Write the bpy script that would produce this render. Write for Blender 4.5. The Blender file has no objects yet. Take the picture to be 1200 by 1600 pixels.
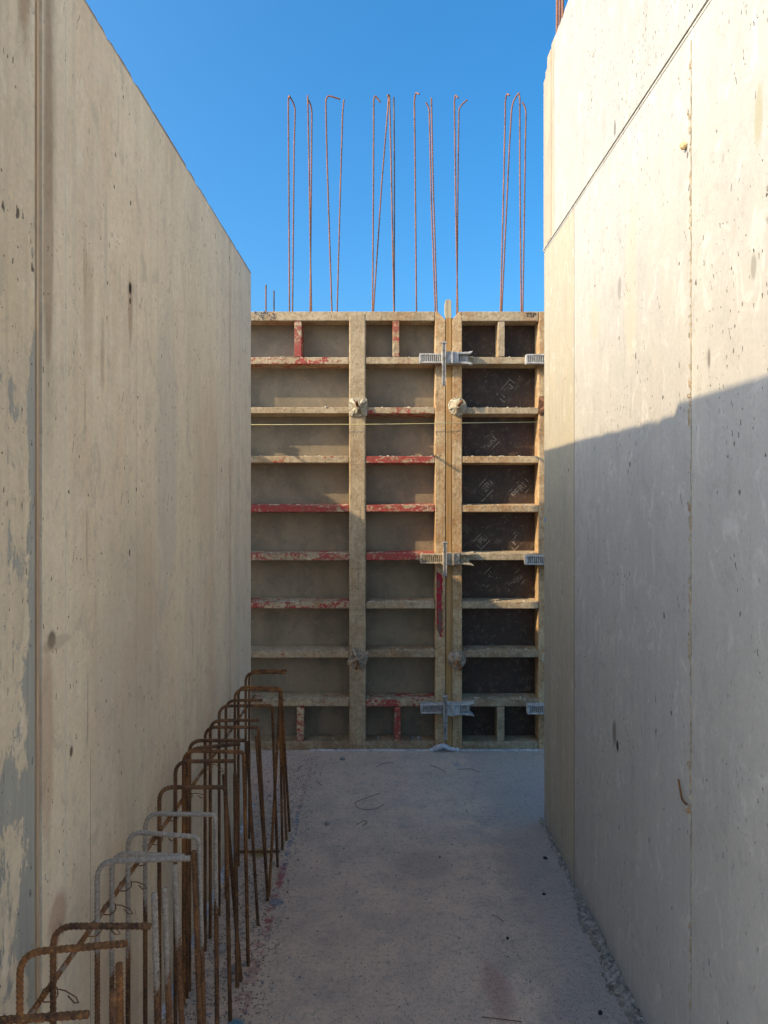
import bpy, bmesh, math, random
import numpy as np
from mathutils import Vector, Matrix
random.seed(7); rng = np.random.default_rng(7)
S = bpy.context.scene
COL = S.collection

# ------------------------------------------------------------------ camera, sky, sun, exposure
F = 1100.0; VX, VY = 601.0, 771.0; EYE = 1.58
cam = bpy.data.objects.new('camera', bpy.data.cameras.new('camera')); COL.objects.link(cam)
cam.location = (0, 0, EYE); cam.rotation_euler = (math.radians(90), 0, 0)
cam.data.sensor_fit = 'HORIZONTAL'; cam.data.sensor_width = 36; cam.data.lens = 36 * F / 1200
cam.data.shift_y = -29 / 1200; cam.data.shift_x = -1 / 1200
cam.data.clip_start = 0.05; cam.data.clip_end = 2000
S.camera = cam
SUN_DIR = Vector((1, 0.40, -0.633)).normalized()
W = bpy.data.worlds.new('World'); S.world = W; W.use_nodes = True
nt = W.node_tree; nt.nodes.clear()
wo = nt.nodes.new('ShaderNodeOutputWorld'); bg = nt.nodes.new('ShaderNodeBackground'); sk = nt.nodes.new('ShaderNodeTexSky')
sk.sky_type = 'NISHITA'; sk.sun_disc = False
sk.sun_elevation = math.radians(30.4); sk.sun_rotation = math.radians(248.2)
sk.air_density = 1.0; sk.dust_density = 5.0; sk.ozone_density = 10.0; sk.altitude = 100
bg.inputs['Strength'].default_value = 0.15
hs = nt.nodes.new('ShaderNodeHueSaturation'); hs.inputs['Saturation'].default_value = 1.18; hs.inputs['Hue'].default_value = 0.492; nt.links.new(sk.outputs[0], hs.inputs['Color'])
nt.links.new(hs.outputs[0], bg.inputs[0]); nt.links.new(bg.outputs[0], wo.inputs[0])
sun = bpy.data.objects.new('sun', bpy.data.lights.new('sun', 'SUN')); COL.objects.link(sun)
sun.data.energy = 2.1; sun.data.angle = math.radians(0.53); sun.data.color = (1.0, 0.87, 0.66)
sun.rotation_euler = SUN_DIR.to_track_quat('-Z', 'Y').to_euler()
S.view_settings.view_transform = 'Standard'; S.view_settings.look = 'None'
S.view_settings.exposure = 1.32; S.view_settings.gamma = 1.0
S.view_settings.use_white_balance = True; S.view_settings.white_balance_temperature = 7800
S.cycles.max_bounces = 10; S.cycles.diffuse_bounces = 8

def P(px, py, Y): return Vector(((px - VX) * Y / F, Y, EYE - (py - VY) * Y / F))

# ------------------------------------------------------------------ material helpers
class Mat:
    def __init__(s, name, rough=0.85, metal=0.0, spec=0.3):
        s.m = bpy.data.materials.new(name); s.m.use_nodes = True
        s.t = s.m.node_tree; s.t.nodes.clear()
        o = s.t.nodes.new('ShaderNodeOutputMaterial'); s.b = s.t.nodes.new('ShaderNodeBsdfPrincipled')
        s.t.links.new(s.b.outputs[0], o.inputs[0])
        s.b.inputs['Roughness'].default_value = rough; s.b.inputs['Metallic'].default_value = metal
        s.b.inputs['Specular IOR Level'].default_value = spec
        g = s.t.nodes.new('ShaderNodeNewGeometry'); s.pos = g.outputs['Position']; s.nrm = g.outputs['Normal']
        sx = s.t.nodes.new('ShaderNodeSeparateXYZ'); s.t.links.new(s.pos, sx.inputs[0])
        s.x, s.y, s.z = sx.outputs
    def put(s, sock, v):
        if isinstance(v, bpy.types.NodeSocket): s.t.links.new(v, sock)
        elif isinstance(v, (tuple, list)) and len(v) == 3 and len(sock.default_value) == 4: sock.default_value = (*v, 1)
        else: sock.default_value = v
    def ma(s, op, a, b=0.0, clamp=False):
        n = s.t.nodes.new('ShaderNodeMath'); n.operation = op; n.use_clamp = clamp
        s.put(n.inputs[0], a); s.put(n.inputs[1], b); return n.outputs[0]
    def mix(s, f, a, b, mode='MIX'):
        n = s.t.nodes.new('ShaderNodeMix'); n.data_type = 'RGBA'; n.blend_type = mode
        s.put(n.inputs[0], f); s.put(n.inputs[6], a); s.put(n.inputs[7], b); return n.outputs[2]
    def sm(s, v, lo, hi, a=0.0, b=1.0, kind='SMOOTHSTEP'):
        n = s.t.nodes.new('ShaderNodeMapRange'); n.interpolation_type = kind
        s.put(n.inputs[0], v); s.put(n.inputs[1], lo); s.put(n.inputs[2], hi); s.put(n.inputs[3], a); s.put(n.inputs[4], b); return n.outputs[0]
    def vec(s, x, y, z=0.0):
        n = s.t.nodes.new('ShaderNodeCombineXYZ'); s.put(n.inputs[0], x); s.put(n.inputs[1], y); s.put(n.inputs[2], z); return n.outputs[0]
    def sc(s, v, k):
        n = s.t.nodes.new('ShaderNodeVectorMath'); n.operation = 'MULTIPLY'; s.put(n.inputs[0], v); n.inputs[1].default_value = k; return n.outputs[0]
    def noise(s, v, scale, detail=4, rough=0.55, dist=0.0):
        n = s.t.nodes.new('ShaderNodeTexNoise'); s.put(n.inputs['Vector'], v); n.inputs['Scale'].default_value = scale
        n.inputs['Detail'].default_value = detail; n.inputs['Roughness'].default_value = rough; n.inputs['Distortion'].default_value = dist
        return n.outputs[0]
    def voro(s, v, scale, dim='2D'):
        n = s.t.nodes.new('ShaderNodeTexVoronoi'); n.voronoi_dimensions = dim; s.put(n.inputs['Vector'], v); n.inputs['Scale'].default_value = scale
        return n.outputs['Distance'], n.outputs['Color']
    def sep(s, c):
        n = s.t.nodes.new('ShaderNodeSeparateColor'); s.put(n.inputs[0], c); return n.outputs
    def holes(s, v, scale, density, rmax, wob=None):
        if wob is not None:
            n = s.t.nodes.new('ShaderNodeVectorMath'); n.operation = 'ADD'; s.put(n.inputs[0], v); s.put(n.inputs[1], wob); v = n.outputs[0]
        d, c = s.voro(v, scale); r, g, b = s.sep(c)[:3]
        rad = s.ma('MULTIPLY', s.ma('POWER', g, 2.2), rmax); rad = s.ma('ADD', rad, rmax * .12)
        on = s.ma('GREATER_THAN', r, 1 - density)
        return s.ma('MULTIPLY', on, s.sm(d, rad, s.ma('MULTIPLY', rad, .55)))
    def blob(s, u, v, u0, v0, ru, rv, wob, amp=0.5):
        a = s.ma('POWER', s.ma('DIVIDE', s.ma('SUBTRACT', u, u0), ru), 2.0)
        a = s.ma('ADD', s.ma('POWER', s.ma('ABSOLUTE', s.ma('DIVIDE', s.ma('SUBTRACT', u, u0), ru)), 2.0),
                 s.ma('POWER', s.ma('ABSOLUTE', s.ma('DIVIDE', s.ma('SUBTRACT', v, v0), rv)), 2.0))
        a = s.ma('SQRT', a); a = s.ma('ADD', a, s.ma('MULTIPLY', s.ma('SUBTRACT', wob, .5), amp * 2))
        return s.sm(a, 1.15, 0.55)
    def line(s, u, u0, w, wob=None, amp=0.0):
        d = s.ma('SUBTRACT', u, u0)
        if wob is not None: d = s.ma('ADD', d, s.ma('MULTIPLY', s.ma('SUBTRACT', wob, .5), amp * 2))
        return s.sm(s.ma('ABSOLUTE', d), w, w * .4)
    def rng(s, v, lo, hi, soft=.03):
        return s.ma('MULTIPLY', s.sm(v, lo - soft, lo + soft), s.sm(v, hi + soft, hi - soft))
    def bump(s, h, dist=0.002, strength=1.0):
        n = s.t.nodes.new('ShaderNodeBump'); s.put(n.inputs['Height'], h); n.inputs['Distance'].default_value = dist
        n.inputs['Strength'].default_value = strength; s.t.links.new(n.outputs[0], s.b.inputs['Normal'])
    def color(s, c): s.put(s.b.inputs['Base Color'], c)

def concrete(name, a, b, hole_d=(.25, .35), hole_r=(.16, .2), streak=.12, warm=None, warm_amt=.4, stains_hole_shade=(), lines=(), peel=None, bands=(), blotch=.25, scr=.35):
    s = Mat(name, .88)
    u, v = s.y, s.z
    pv = s.vec(u, v, s.ma('MULTIPLY', s.x, .3))
    big = s.noise(s.sc(pv, (1, .35, 1)), 1.6, 5, .6, .4)
    mid = s.noise(s.sc(pv, (1, .7, 1)), 6, 7, .68, .5)
    fine = s.noise(pv, 90, 4, .6)
    grain = s.noise(pv, 420, 2, .5)
    st = s.noise(s.sc(pv, (34, .9, 34)), 1, 5, .65)
    st2 = s.noise(s.sc(pv, (9, .35, 9)), 1, 5, .6, .3)
    c = s.mix(s.sm(big, .3, .7), a, b)
    c = s.mix(s.ma('MULTIPLY', s.sm(mid, .35, .75), blotch), c, s.mix(.5, b, (.30, .30, .31)))
    if warm: c = s.mix(s.ma('MULTIPLY', s.sm(s.noise(s.sc(pv, (1.3, .4, 1)), 2.3, 5, .6), .5, .72), warm_amt), c, warm)
    c = s.mix(s.sm(st, .42, .72, 0, streak), c, (.16, .14, .12))
    c = s.mix(s.sm(st2, .5, .75, 0, streak * 1.6), c, (.22, .19, .15))
    c = s.mix(s.sm(st2, .45, .22, 0, .12), c, (.75, .70, .6)); md2 = s.noise(s.sc(pv, (1, .55, 1)), 15, 7, .75, .8); c = s.mix(s.sm(md2, .53, .64, 0, .5), c, s.mix(.55, b, (.28, .26, .23))); c = s.mix(s.sm(md2, .47, .34, 0, .36), c, s.mix(.5, a, (.95, .92, .85)))
    c = s.mix(s.sm(fine, .25, .75, .0, .16), c, (.18, .17, .15))
    h = s.ma('ADD', s.ma('MULTIPLY', fine, .12), s.ma('MULTIPLY', grain, .08)); h = s.ma('ADD', h, s.ma('MULTIPLY', mid, .5))
    if peel:
        pc, pn = peel
        m = pn(s, u, v, pv)
        c = s.mix(m, c, s.mix(s.sm(st, .3, .7), pc[0], pc[1])); h = s.ma('SUBTRACT', h, s.ma('MULTIPLY', m, .5))
    for f_, col in bands:
        c = s.mix(f_(s, u, v, pv, mid, st), c, col)
    for (u0, v0, ru, rv, col, k) in stains_hole_shade:
        c = s.mix(s.ma('MULTIPLY', s.blob(u, v, u0, v0, ru, rv, mid, .9), k), c, col)
    for (u0, w, z0, z1, col, k, amp) in lines:
        m = s.ma('MULTIPLY', s.line(u, u0, w, s.noise(s.vec(0.0, v, 0.0), 6, 6, .7), amp), s.rng(v, z0, z1))
        m = s.ma('MULTIPLY', m, k); c = s.mix(m, c, col); h = s.ma('SUBTRACT', h, s.ma('MULTIPLY', m, .7))
    wobn = s.t.nodes.new('ShaderNodeTexNoise'); s.put(wobn.inputs['Vector'], pv); wobn.inputs['Scale'].default_value = 60
    wob = s.sc(wobn.outputs['Color'], (.012, .02, 0))
    h1 = s.holes(s.sc(pv, (1, .62, 1)), 19, hole_d[0], hole_r[0], wob)
    h2 = s.holes(s.sc(pv, (1, .55, 1)), 60, hole_d[1], hole_r[1], wob)
    clus = s.sm(s.noise(pv, 2.6, 3, .6), .38, .62)
    h2 = s.ma('MULTIPLY', h2, clus); h1 = s.ma('MULTIPLY', h1, s.sm(s.noise(pv, 3.7, 2, .5), .42, .55))
    # slanted short scratches / elongated pores
    rot = s.vec(s.ma('ADD', s.ma('MULTIPLY', u, 1.0), s.ma('MULTIPLY', v, -.35)), s.ma('MULTIPLY', v, .16), 0.0)
    h3 = s.ma('MULTIPLY', s.holes(rot, 46, .13, .13, wob), scr)
    hh = s.ma('MAXIMUM', h1, s.ma('MAXIMUM', h2, h3))
    ft = s.noise(s.vec(s.ma('ADD', u, s.ma('MULTIPLY', v, -.25)), s.ma('MULTIPLY', v, .22), 0.0), 70, 5, .7); c = s.mix(s.sm(ft, .60, .74, 0, .38), c, (.17, .14, .115)); c = s.mix(s.ma('MULTIPLY', hh, .85), c, (.06, .05, .042))
    h = s.ma('SUBTRACT', h, s.ma('MULTIPLY', hh, 1.3))
    s.color(c); s.bump(h, .0025, .8)
    return s.m

def peel_near(s, u, v, pv):
    n = s.noise(s.sc(pv, (1, .38, 1)), 13, 8, .72, .3)
    lo = s.noise(s.sc(pv, (1, .3, 1)), 2.2, 2, .5)
    e = s.ma('MULTIPLY', s.sm(u, 1.335, 1.365), .14)
    tot = s.ma('ADD', s.ma('ADD', n, s.ma('MULTIPLY', s.ma('SUBTRACT', lo, .5), .55)), e)
    tot = s.ma('ADD', tot, s.sm(v, 2.3, 1.6, -.06, .03))
    return s.sm(tot, .545, .60, 0, .92)

def dark_band(s, u, v, pv, mid, st):
    w = s.ma('MULTIPLY', s.rng(u, 1.40, 1.455, .018), s.sm(v, 1.45, 2.3, .15, 1))
    return s.ma('MULTIPLY', s.ma('MULTIPLY', w, s.sm(mid, .3, .6, .35, 1)), .55)
def pink_band(s, u, v, pv, mid, st):
    return s.ma('MULTIPLY', s.ma('MULTIPLY', s.line(u, 3.10, .028), s.sm(mid, .3, .55)), .38)
def edge_dark(s, u, v, pv, mid, st):
    return s.sm(v, 2.692, 2.701, 0, .75)
def form_band(s, u, v, pv, mid, st):
    return s.ma('MULTIPLY', s.line(u, 1.505, .006), .35)
def base_darkening(s, u, v, pv, mid, st):  # darker towards the foot of the wall
    return s.ma('MULTIPLY', s.sm(s.ma('ADD', v, s.ma('MULTIPLY', mid, .1)), .17, .05), .35)

m_left = concrete('smooth_beige_concrete', (.83, .71, .52), (.77, .66, .49), (.22, .36), (.10, .15), .09,
    (.70, .52, .35), .6,
    stains_hole_shade=[(1.884, 2.06, .022, .12, (.34, .18, .10), .5), (1.884, 2.128, .012, .02, (.02, .012, .01), 1.0), (1.884, 2.095, .008, .012, (.03, .015, .01), .9),  # near-black blobs paint the shaded depth of a rusty tie hole
            (1.62, 2.0, .03, .15, (.42, .30, .18), .3), (1.70, 1.92, .014, .09, (.34, .23, .14), .4), (1.60, 2.10, .012, .09, (.36, .25, .15), .35),
            (1.44, 1.28, .02, .02, (.10, .08, .06), .8), (1.46, 1.27, .08, .015, (.35, .28, .2), .4),
            (1.53, 1.02, .01, .015, (.10, .07, .05), .9), (1.47, .70, .04, .05, (.34, .16, .10), .5), (1.45, .62, .02, .05, (.30, .15, .09), .45),
            (1.9, 1.1, .3, .5, (.40, .37, .31), .35), (2.2, 1.7, .12, .5, (.42, .42, .40), .35), (2.7, 1.7, .2, .3, (.58, .45, .32), .35),
            (1.72, 2.2, .010, .16, (.42, .39, .36), .35), (1.425, 2.2, .02, .5, (.25, .16, .10), .5), (1.42, 1.1, .03, .2, (.36, .18, .11), .35)],
    lines=[(1.60, .0012, 1.72, 1.83, (.05, .04, .03), .9, .002), (1.61, .0012, 1.40, 1.54, (.05, .04, .03), .9, .002),
           (1.615, .0012, 1.0, 1.16, (.05, .04, .03), .9, .002), (1.63, .0014, -.1, .98, (.08, .07, .06), .8, .003),
           (1.50, .0016, .2, 3, (.62, .58, .5), .6, .004), (1.93, .0012, .9, 2.2, (.3, .27, .22), .5, .003), (2.05, .0012, 1.2, 2.4, (.3, .27, .22), .5, .003),
           (2.56, .0012, -.1, 2.0, (.2, .18, .16), .6, .003), (2.86, .0015, 1.0, 2.6, (.25, .2, .15), .5, .003)],
    bands=[(dark_band, (.20, .16, .11)), (pink_band, (.42, .27, .18)), (edge_dark, (.12, .075, .05)), (form_band, (.66, .62, .52)), (base_darkening, (.25, .2, .16))], scr=.5)
m_left_near = concrete('peeling_cream_concrete', (.80, .69, .50), (.72, .61, .44), (.3, .4), (.13, .17), .2, (.58, .43, .26), .4,
    peel=(((.28, .295, .275), (.40, .40, .35)), peel_near), bands=[(base_darkening, (.25, .2, .16))],
    stains_hole_shade=[(1.33, 2.6, .03, .2, (.28, .17, .09), .6)])
m_right = concrete('pale_grey_concrete', (.475, .45, .395), (.435, .42, .385), (.2, .6), (.12, .17), .07, (.55, .49, .38), .25,
    stains_hole_shade=[(2.35, .78, .025, .05, (.12, .10, .08), .7), (2.32, .75, .014, .022, (.03, .025, .02), 1.0),
            (2.57, 2.2, .06, .1, (.5, .42, .28), .35), (2.30, 2.25, .02, .04, (.2, .19, .17), .6), (2.19, 2.25, .06, .3, (.5, .43, .3), .35)],
    lines=[(2.40, .002, .2, 2.8, (.55, .47, .33), .35, .004), (1.7635, .0028, -.1, 1.9, (.10, .085, .07), .8, .005), (1.7635, .003, 1.9, 2.7, (.22, .16, .10), .8, .007)], blotch=.3, bands=[(base_darkening, (.27, .26, .27))], scr=.6)  # dark line along the vertical joint paints in its shadow
m_right_near = concrete('pale_grey_concrete_near', (.48, .455, .395), (.445, .425, .385), (.18, .48), (.11, .17), .07, (.56, .49, .37), .25,
    stains_hole_shade=[(1.44, 2.35, .022, .08, (.33, .31, .2), .7), (1.46, 2.05, .012, .03, (.25, .24, .2), .8), (1.66, 1.9, .01, .03, (.1, .09, .08), .7)], blotch=.3,
    bands=[(base_darkening, (.27, .26, .27))], scr=.9)
m_right_end = concrete('rough_yellowish_concrete', (.44, .39, .285), (.465, .41, .295), (.12, .2), (.12, .15), .12, (.52, .44, .3), .35,
    blotch=.4, bands=[(base_darkening, (.27, .26, .27))], lines=[(2.8535, .0022, -1, 4, (.10, .085, .07), .8, .001), (3.283, .003, -1, 4, (.25, .21, .16), .7, .001)],
    stains_hole_shade=[(3.375, 1.455, .012, .012, (.02, .25, .55), .9)])
m_upper = concrete('pale_speckled_concrete', (.43, .42, .38), (.40, .39, .36), (.25, .85), (.08, .2), .05, blotch=.2, scr=.3,
    stains_hole_shade=[(2.35, 2.80, .012, .03, (.12, .11, .1), .8)])
def board(name, a, b):
    s = Mat(name, .85)
    st = s.noise(s.vec(s.ma('MULTIPLY', s.y, 60), s.ma('MULTIPLY', s.z, 1.2), s.ma('MULTIPLY', s.x, 60)), 1, 5, .65)
    n = s.noise(s.pos, 7, 5, .6)
    c = s.mix(s.sm(st, .35, .65), a, b); c = s.mix(s.sm(n, .4, .8, 0, .4), c, (.25, .2, .15))
    s.color(c); s.bump(st, .004, .7); return s.m
m_board = board('board_marked_concrete', (.46, .385, .29), (.38, .305, .225))
m_timber = board('yellow_formwork_timber', (.50, .29, .11), (.32, .17, .06))
m_timber_top = board('weathered_pale_timber', (.50, .42, .28), (.36, .29, .18))
m_joint = board('rusty_joint_strip', (.62, .48, .33), (.48, .32, .2))

def floor_mat():
    s = Mat('dusty_concrete_floor', .93)
    v2 = s.vec(s.x, s.y, 0.0)
    big = s.noise(v2, 1.5, 5, .6, .5); mid = s.noise(v2, 6, 7, .65); fine = s.noise(v2, 55, 6, .75); gr = s.noise(v2, 240, 3, .6)
    c = s.mix(s.sm(big, .32, .68), (.88, .66, .50), (.77, .59, .46))
    c = s.mix(s.sm(mid, .4, .72, 0, .5), c, (.44, .375, .33))
    c = s.mix(s.sm(s.noise(v2, 2.7, 4, .6), .55, .75, 0, .35), c, (.60, .43, .36))
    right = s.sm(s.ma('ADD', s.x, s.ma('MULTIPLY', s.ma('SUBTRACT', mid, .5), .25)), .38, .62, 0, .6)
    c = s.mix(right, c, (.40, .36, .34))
    far = s.sm(s.y, 3.3, 4.2, 0, .45); c = s.mix(far, c, (.74, .55, .42))  # far end tinted to offset the blue skylight falling there
    c = s.mix(s.sm(fine, .53, .64, 0, .5), c, (.26, .21, .17)); c = s.mix(s.sm(s.noise(v2, 17, 8, .78, .6), .50, .66, 0, .35), c, (.30, .26, .225)); c = s.mix(s.sm(gr, .50, .70, 0, .55), c, (.20, .17, .145))
    c = s.mix(s.sm(fine, .42, .25, 0, .5), c, (.78, .68, .58))
    rough = s.sm(s.ma('ADD', s.x, s.ma('MULTIPLY', s.ma('SUBTRACT', mid, .5), .12)), -.30, -.46)
    d, cc = s.voro(v2, 95); r, g, b = s.sep(cc)[:3]
    pit = s.ma('MULTIPLY', s.ma('GREATER_THAN', r, .72), s.sm(d, .42, .2)); pit = s.ma('MULTIPLY', pit, s.sm(rough, 0, 1, .22, 1))
    c = s.mix(s.ma('MULTIPLY', pit, .7), c, (.07, .055, .05))
    d2, c2 = s.voro(v2, 38); r2 = s.sep(c2)[0]
    st = s.ma('MULTIPLY', s.ma('GREATER_THAN', r2, .8), s.sm(d2, .35, .25)); st = s.ma('MULTIPLY', st, s.sm(rough, 0, 1, .12, 1))
    c = s.mix(s.ma('MULTIPLY', st, .45), c, (.42, .36, .31))
    # chalk lines snapped on the slab
    wobl = s.noise(s.vec(0.0, s.y, 0.0), 5, 4, .7)
    msk = s.sm(s.noise(v2, 22, 5, .7), .42, .6)
    def chalk(x0, w, y0, y1, col, k):
        nonlocal c
        m = s.ma('MULTIPLY', s.ma('MULTIPLY', s.line(s.x, x0, w, wobl, .015), s.rng(s.y, y0, y1, .1)), s.ma('MULTIPLY', msk, k)); c = s.mix(m, c, col)
    chalk(-.425, .014, 2.9, 3.5, (.10, .22, .38), .75); chalk(-.43, .022, 2.45, 3.0, (.45, .06, .07), .75); chalk(-.43, .02, 3.5, 4.3, (.45, .15, .15), .3)
    chalk(-.44, .035, 1.9, 2.5, (.42, .12, .11), .5); chalk(-.40, .03, 1.2, 2.0, (.42, .16, .14), .3)
    for (x0, y0, rx, ry, col, k) in [(-.445, 2.08, .028, .035, (.06, .30, .42), .9), (-.42, 2.72, .03, .03, (.12, .24, .36), .6), (-.55, 3.10, .05, .05, (.45, .33, .06), .7),
                                     (.42, 4.1, .02, .04, (.12, .22, .34), .4), (.16, 3.0, .14, .12, (.32, .27, .24), .35),
                                     (.36, 2.25, .05, .14, (.40, .12, .12), .35), (.44, 2.0, .06, .06, (.40, .12, .12), .3)]:
        c = s.mix(s.ma('MULTIPLY', s.blob(s.x, s.y, x0, y0, rx, ry, mid, .9), k), c, col)
    h = s.ma('ADD', s.ma('MULTIPLY', fine, .9), s.ma('MULTIPLY', gr, .45)); h = s.ma('ADD', h, s.ma('MULTIPLY', mid, 1.2))
    h = s.ma('SUBTRACT', h, s.ma('MULTIPLY', pit, .8)); h = s.ma('ADD', h, s.ma('MULTIPLY', st, .5))
    s.color(c); s.bump(h, .013, .95); return s.m
m_floor = floor_mat()
def simple(name, a, b, scale=30, rough=.8, metal=0, bmp=.002, stretch=(1, 1, 1), lo=.4, hi=.6):
    s = Mat(name, rough, metal); n = s.noise(s.sc(s.pos, stretch), scale, 6, .65)
    s.color(s.mix(s.sm(n, lo, hi), a, b)); s.bump(s.noise(s.pos, scale * 3, 5, .65), bmp, .8); return s.m
m_earth = simple('bare_building_earth', (.40, .35, .28), (.33, .29, .24), 3)
m_stone = simple('pale_crushed_stone', (.34, .30, .27), (.22, .19, .17), 40)
m_mortar = simple('grey_mortar', (.36, .35, .33), (.24, .23, .22), 35, bmp=.004)
m_spill = simple('rough_brownish_mortar', (.42, .36, .30), (.22, .19, .16), 60, bmp=.008)
m_crumb = simple('dry_mortar_crumbs', (.62, .55, .42), (.40, .34, .25), 60)
m_foam = simple('white_sealing_foam', (.62, .62, .64), (.42, .42, .46), 30)
m_black = simple('black_scrap', (.02, .02, .02), (.04, .035, .03), 40)
m_string = simple('yellow_string', (.62, .56, .24), (.55, .51, .32), 12, .7)
m_galv = simple('galvanised_steel', (.50, .485, .45), (.33, .315, .29), 45, .55, .0)
m_galv_dirty = simple('dirty_galvanised_steel', (.56, .45, .31), (.30, .24, .17), 45, .75, .0)
m_wedge = simple('dull_steel_wedge', (.40, .385, .35), (.22, .20, .18), 45, .6, .0)
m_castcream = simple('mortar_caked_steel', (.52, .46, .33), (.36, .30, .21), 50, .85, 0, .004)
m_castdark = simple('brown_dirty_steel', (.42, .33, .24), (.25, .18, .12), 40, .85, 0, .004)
m_castrust = simple('orange_rusty_steel', (.40, .17, .05), (.36, .31, .24), 38, .85, 0, .003)
m_rustplate = simple('dark_rusty_steel', (.20, .09, .045), (.12, .06, .035), 40, .85, 0, .003)

def rust(name, cement=0.0, zc=None, orange=.35, base=((.075, .040, .024), (.19, .09, .042))):
    s = Mat(name, .8, 0, .25)
    p = s.sc(s.pos, (1, 1, .35))
    n = s.noise(p, 22, 6, .65); n2 = s.noise(s.pos, 150, 4, .75); n3 = s.noise(p, 9, 4, .6)
    c = s.mix(s.sm(n, .38, .60), base[0], base[1]); c = s.mix(s.sm(n2, .46, .36, 0, .6), c, (.03, .018, .012))
    c = s.mix(s.ma('MULTIPLY', s.sm(n2, .50, .68), orange), c, (.48, .21, .065))
    c = s.mix(s.ma('MULTIPLY', s.sm(n3, .55, .7), orange * .8), c, (.40, .17, .05))
    k = s.sm(s.noise(s.pos, 130, 3, .7), .66, .74, 0, .7); c = s.mix(k, c, (.42, .36, .28))
    if cement:
        t = s.ma('ADD', n, s.ma('MULTIPLY', s.ma('SUBTRACT', n2, .5), .5))
        if zc is not None: t = s.ma('ADD', t, s.sm(s.z, zc - .14, zc + .14, -.35, .35))
        c = s.mix(s.sm(t, .60 - cement * .24, .72 - cement * .24), c, s.mix(s.sm(n2, .35, .65), (.40, .35, .29), (.24, .205, .17)))
    s.color(c); s.bump(n2, .0012, .7); return s.m
m_rust = rust('dark_brown_rusty_steel')
m_rust_o = rust('orange_brown_rusty_steel', orange=.75, base=((.09, .042, .022), (.23, .10, .038)))
m_rust_c = rust('cement_splashed_rusty_steel', .9, .62)
m_rust_g = rust('cement_coated_steel', 1.0, .52)
m_rust_sky = rust('red_brown_rusty_steel', orange=.5, base=((.17, .08, .055), (.28, .12, .07)))  # lighter, redder rust for the bars rising above wall and panels
m_rust_skyb = rust('dark_weathered_steel', orange=.2, base=((.06, .05, .05), (.15, .11, .09)))

def metal(name, red, base=((.50, .39, .25), (.36, .27, .165)), orange=.45):
    s = Mat(name, .82, 0, .3)
    p = s.pos
    n = s.ma('ADD', s.ma('MULTIPLY', s.noise(p, 7, 7, .72), .6), s.ma('MULTIPLY', s.noise(p, 38, 6, .75), .4)); n2 = s.noise(s.sc(p, (.5, 1, 1)), 17, 8, .78, .2); n3 = s.noise(p, 55, 5, .7); n4 = s.noise(s.sc(p, (1, 1, .4)), 6, 5, .6)
    c = s.mix(s.sm(n, .40, .60), base[0], base[1])
    c = s.mix(s.ma('MULTIPLY', s.sm(n4, .5, .68), orange), c, (.36, .17, .06))
    c = s.mix(s.sm(s.ma('ADD', n2, s.ma('MULTIPLY', s.ma('SUBTRACT', n3, .5), .45)), .72 - .34 * red, .77 - .34 * red, 0, .9), c, (.36, .022, .028))
    c = s.mix(s.sm(n3, .51, .62, 0, .5), c, (.17, .12, .075)); n5 = s.noise(s.sc(p, (90, 1, 5)), 1, 4, .6); c = s.mix(s.sm(n5, .52, .7, 0, .45), c, (.2, .15, .09))
    c = s.mix(s.sm(n3, .42, .3, 0, .5), c, (.56, .48, .35))
    s.color(c); s.bump(s.ma('ADD', n3, n), .005, .9); return s.m
m_met0 = metal('mortar_stained_frame_steel', .0)
m_met1 = metal('worn_red_frame_steel', .40)
m_met2 = metal('mostly_red_frame_steel', .66)
m_met3 = metal('bright_red_frame_steel', .86)
m_meto = metal('orange_stained_frame_steel', .1, ((.58, .42, .24), (.42, .24, .11)), .8)
m_shaft = metal('brown_frame_steel', .1, ((.42, .32, .20), (.25, .16, .09)), .4)  # darker brown variant for bottom beams and low rails

def ply(name, a, b, speck, scuff, sa):
    s = Mat(name, .6, 0, .3); n = s.noise(s.pos, 4, 6, .62, .4); n2 = s.noise(s.pos, 26, 7, .72, .6); n3 = s.noise(s.sc(s.pos, (1, 1, .35)), 12, 5, .6)
    c = s.mix(s.sm(n, .35, .65), a, b)
    c = s.mix(s.sm(n2, .5, .75, 0, sa), c, scuff)
    c = s.mix(s.sm(n3, .55, .8, 0, .35), c, speck)
    pv = s.vec(s.x, s.z, 0.0); h = s.holes(pv, 30, .35, .14, s.sc(s.pos, (0, 0, 0)))
    c = s.mix(s.ma('MULTIPLY', h, .75), c, speck)
    spl = s.noise(s.pos, 13, 9, .8, 1.0); c = s.mix(s.sm(spl, .55, .68, 0, sa * .8), c, scuff)
    hw = s.holes(s.sc(pv, (1, .8, 1)), 42, .08, .12); c = s.mix(s.ma('MULTIPLY', hw, .6), c, (.6, .56, .48))
    s.color(c); s.bump(s.ma('SUBTRACT', n2, h), .0015, .6); return s.m
m_ply = ply('grey_tan_facing_sheet', (.265, .215, .145), (.18, .15, .105), (.08, .06, .045), (.36, .28, .17), .4)
m_plyd = ply('dark_brown_facing_sheet', (.050, .036, .025), (.070, .038, .026), (.012, .010, .009), (.20, .16, .11), .6)
m_print = simple('faded_grey_print', (.25, .21, .16), (.07, .052, .038), 16, .7, lo=.42, hi=.52)
m_ink = simple('black_marker_ink', (.05, .045, .04), (.08, .07, .06), 60)

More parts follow.
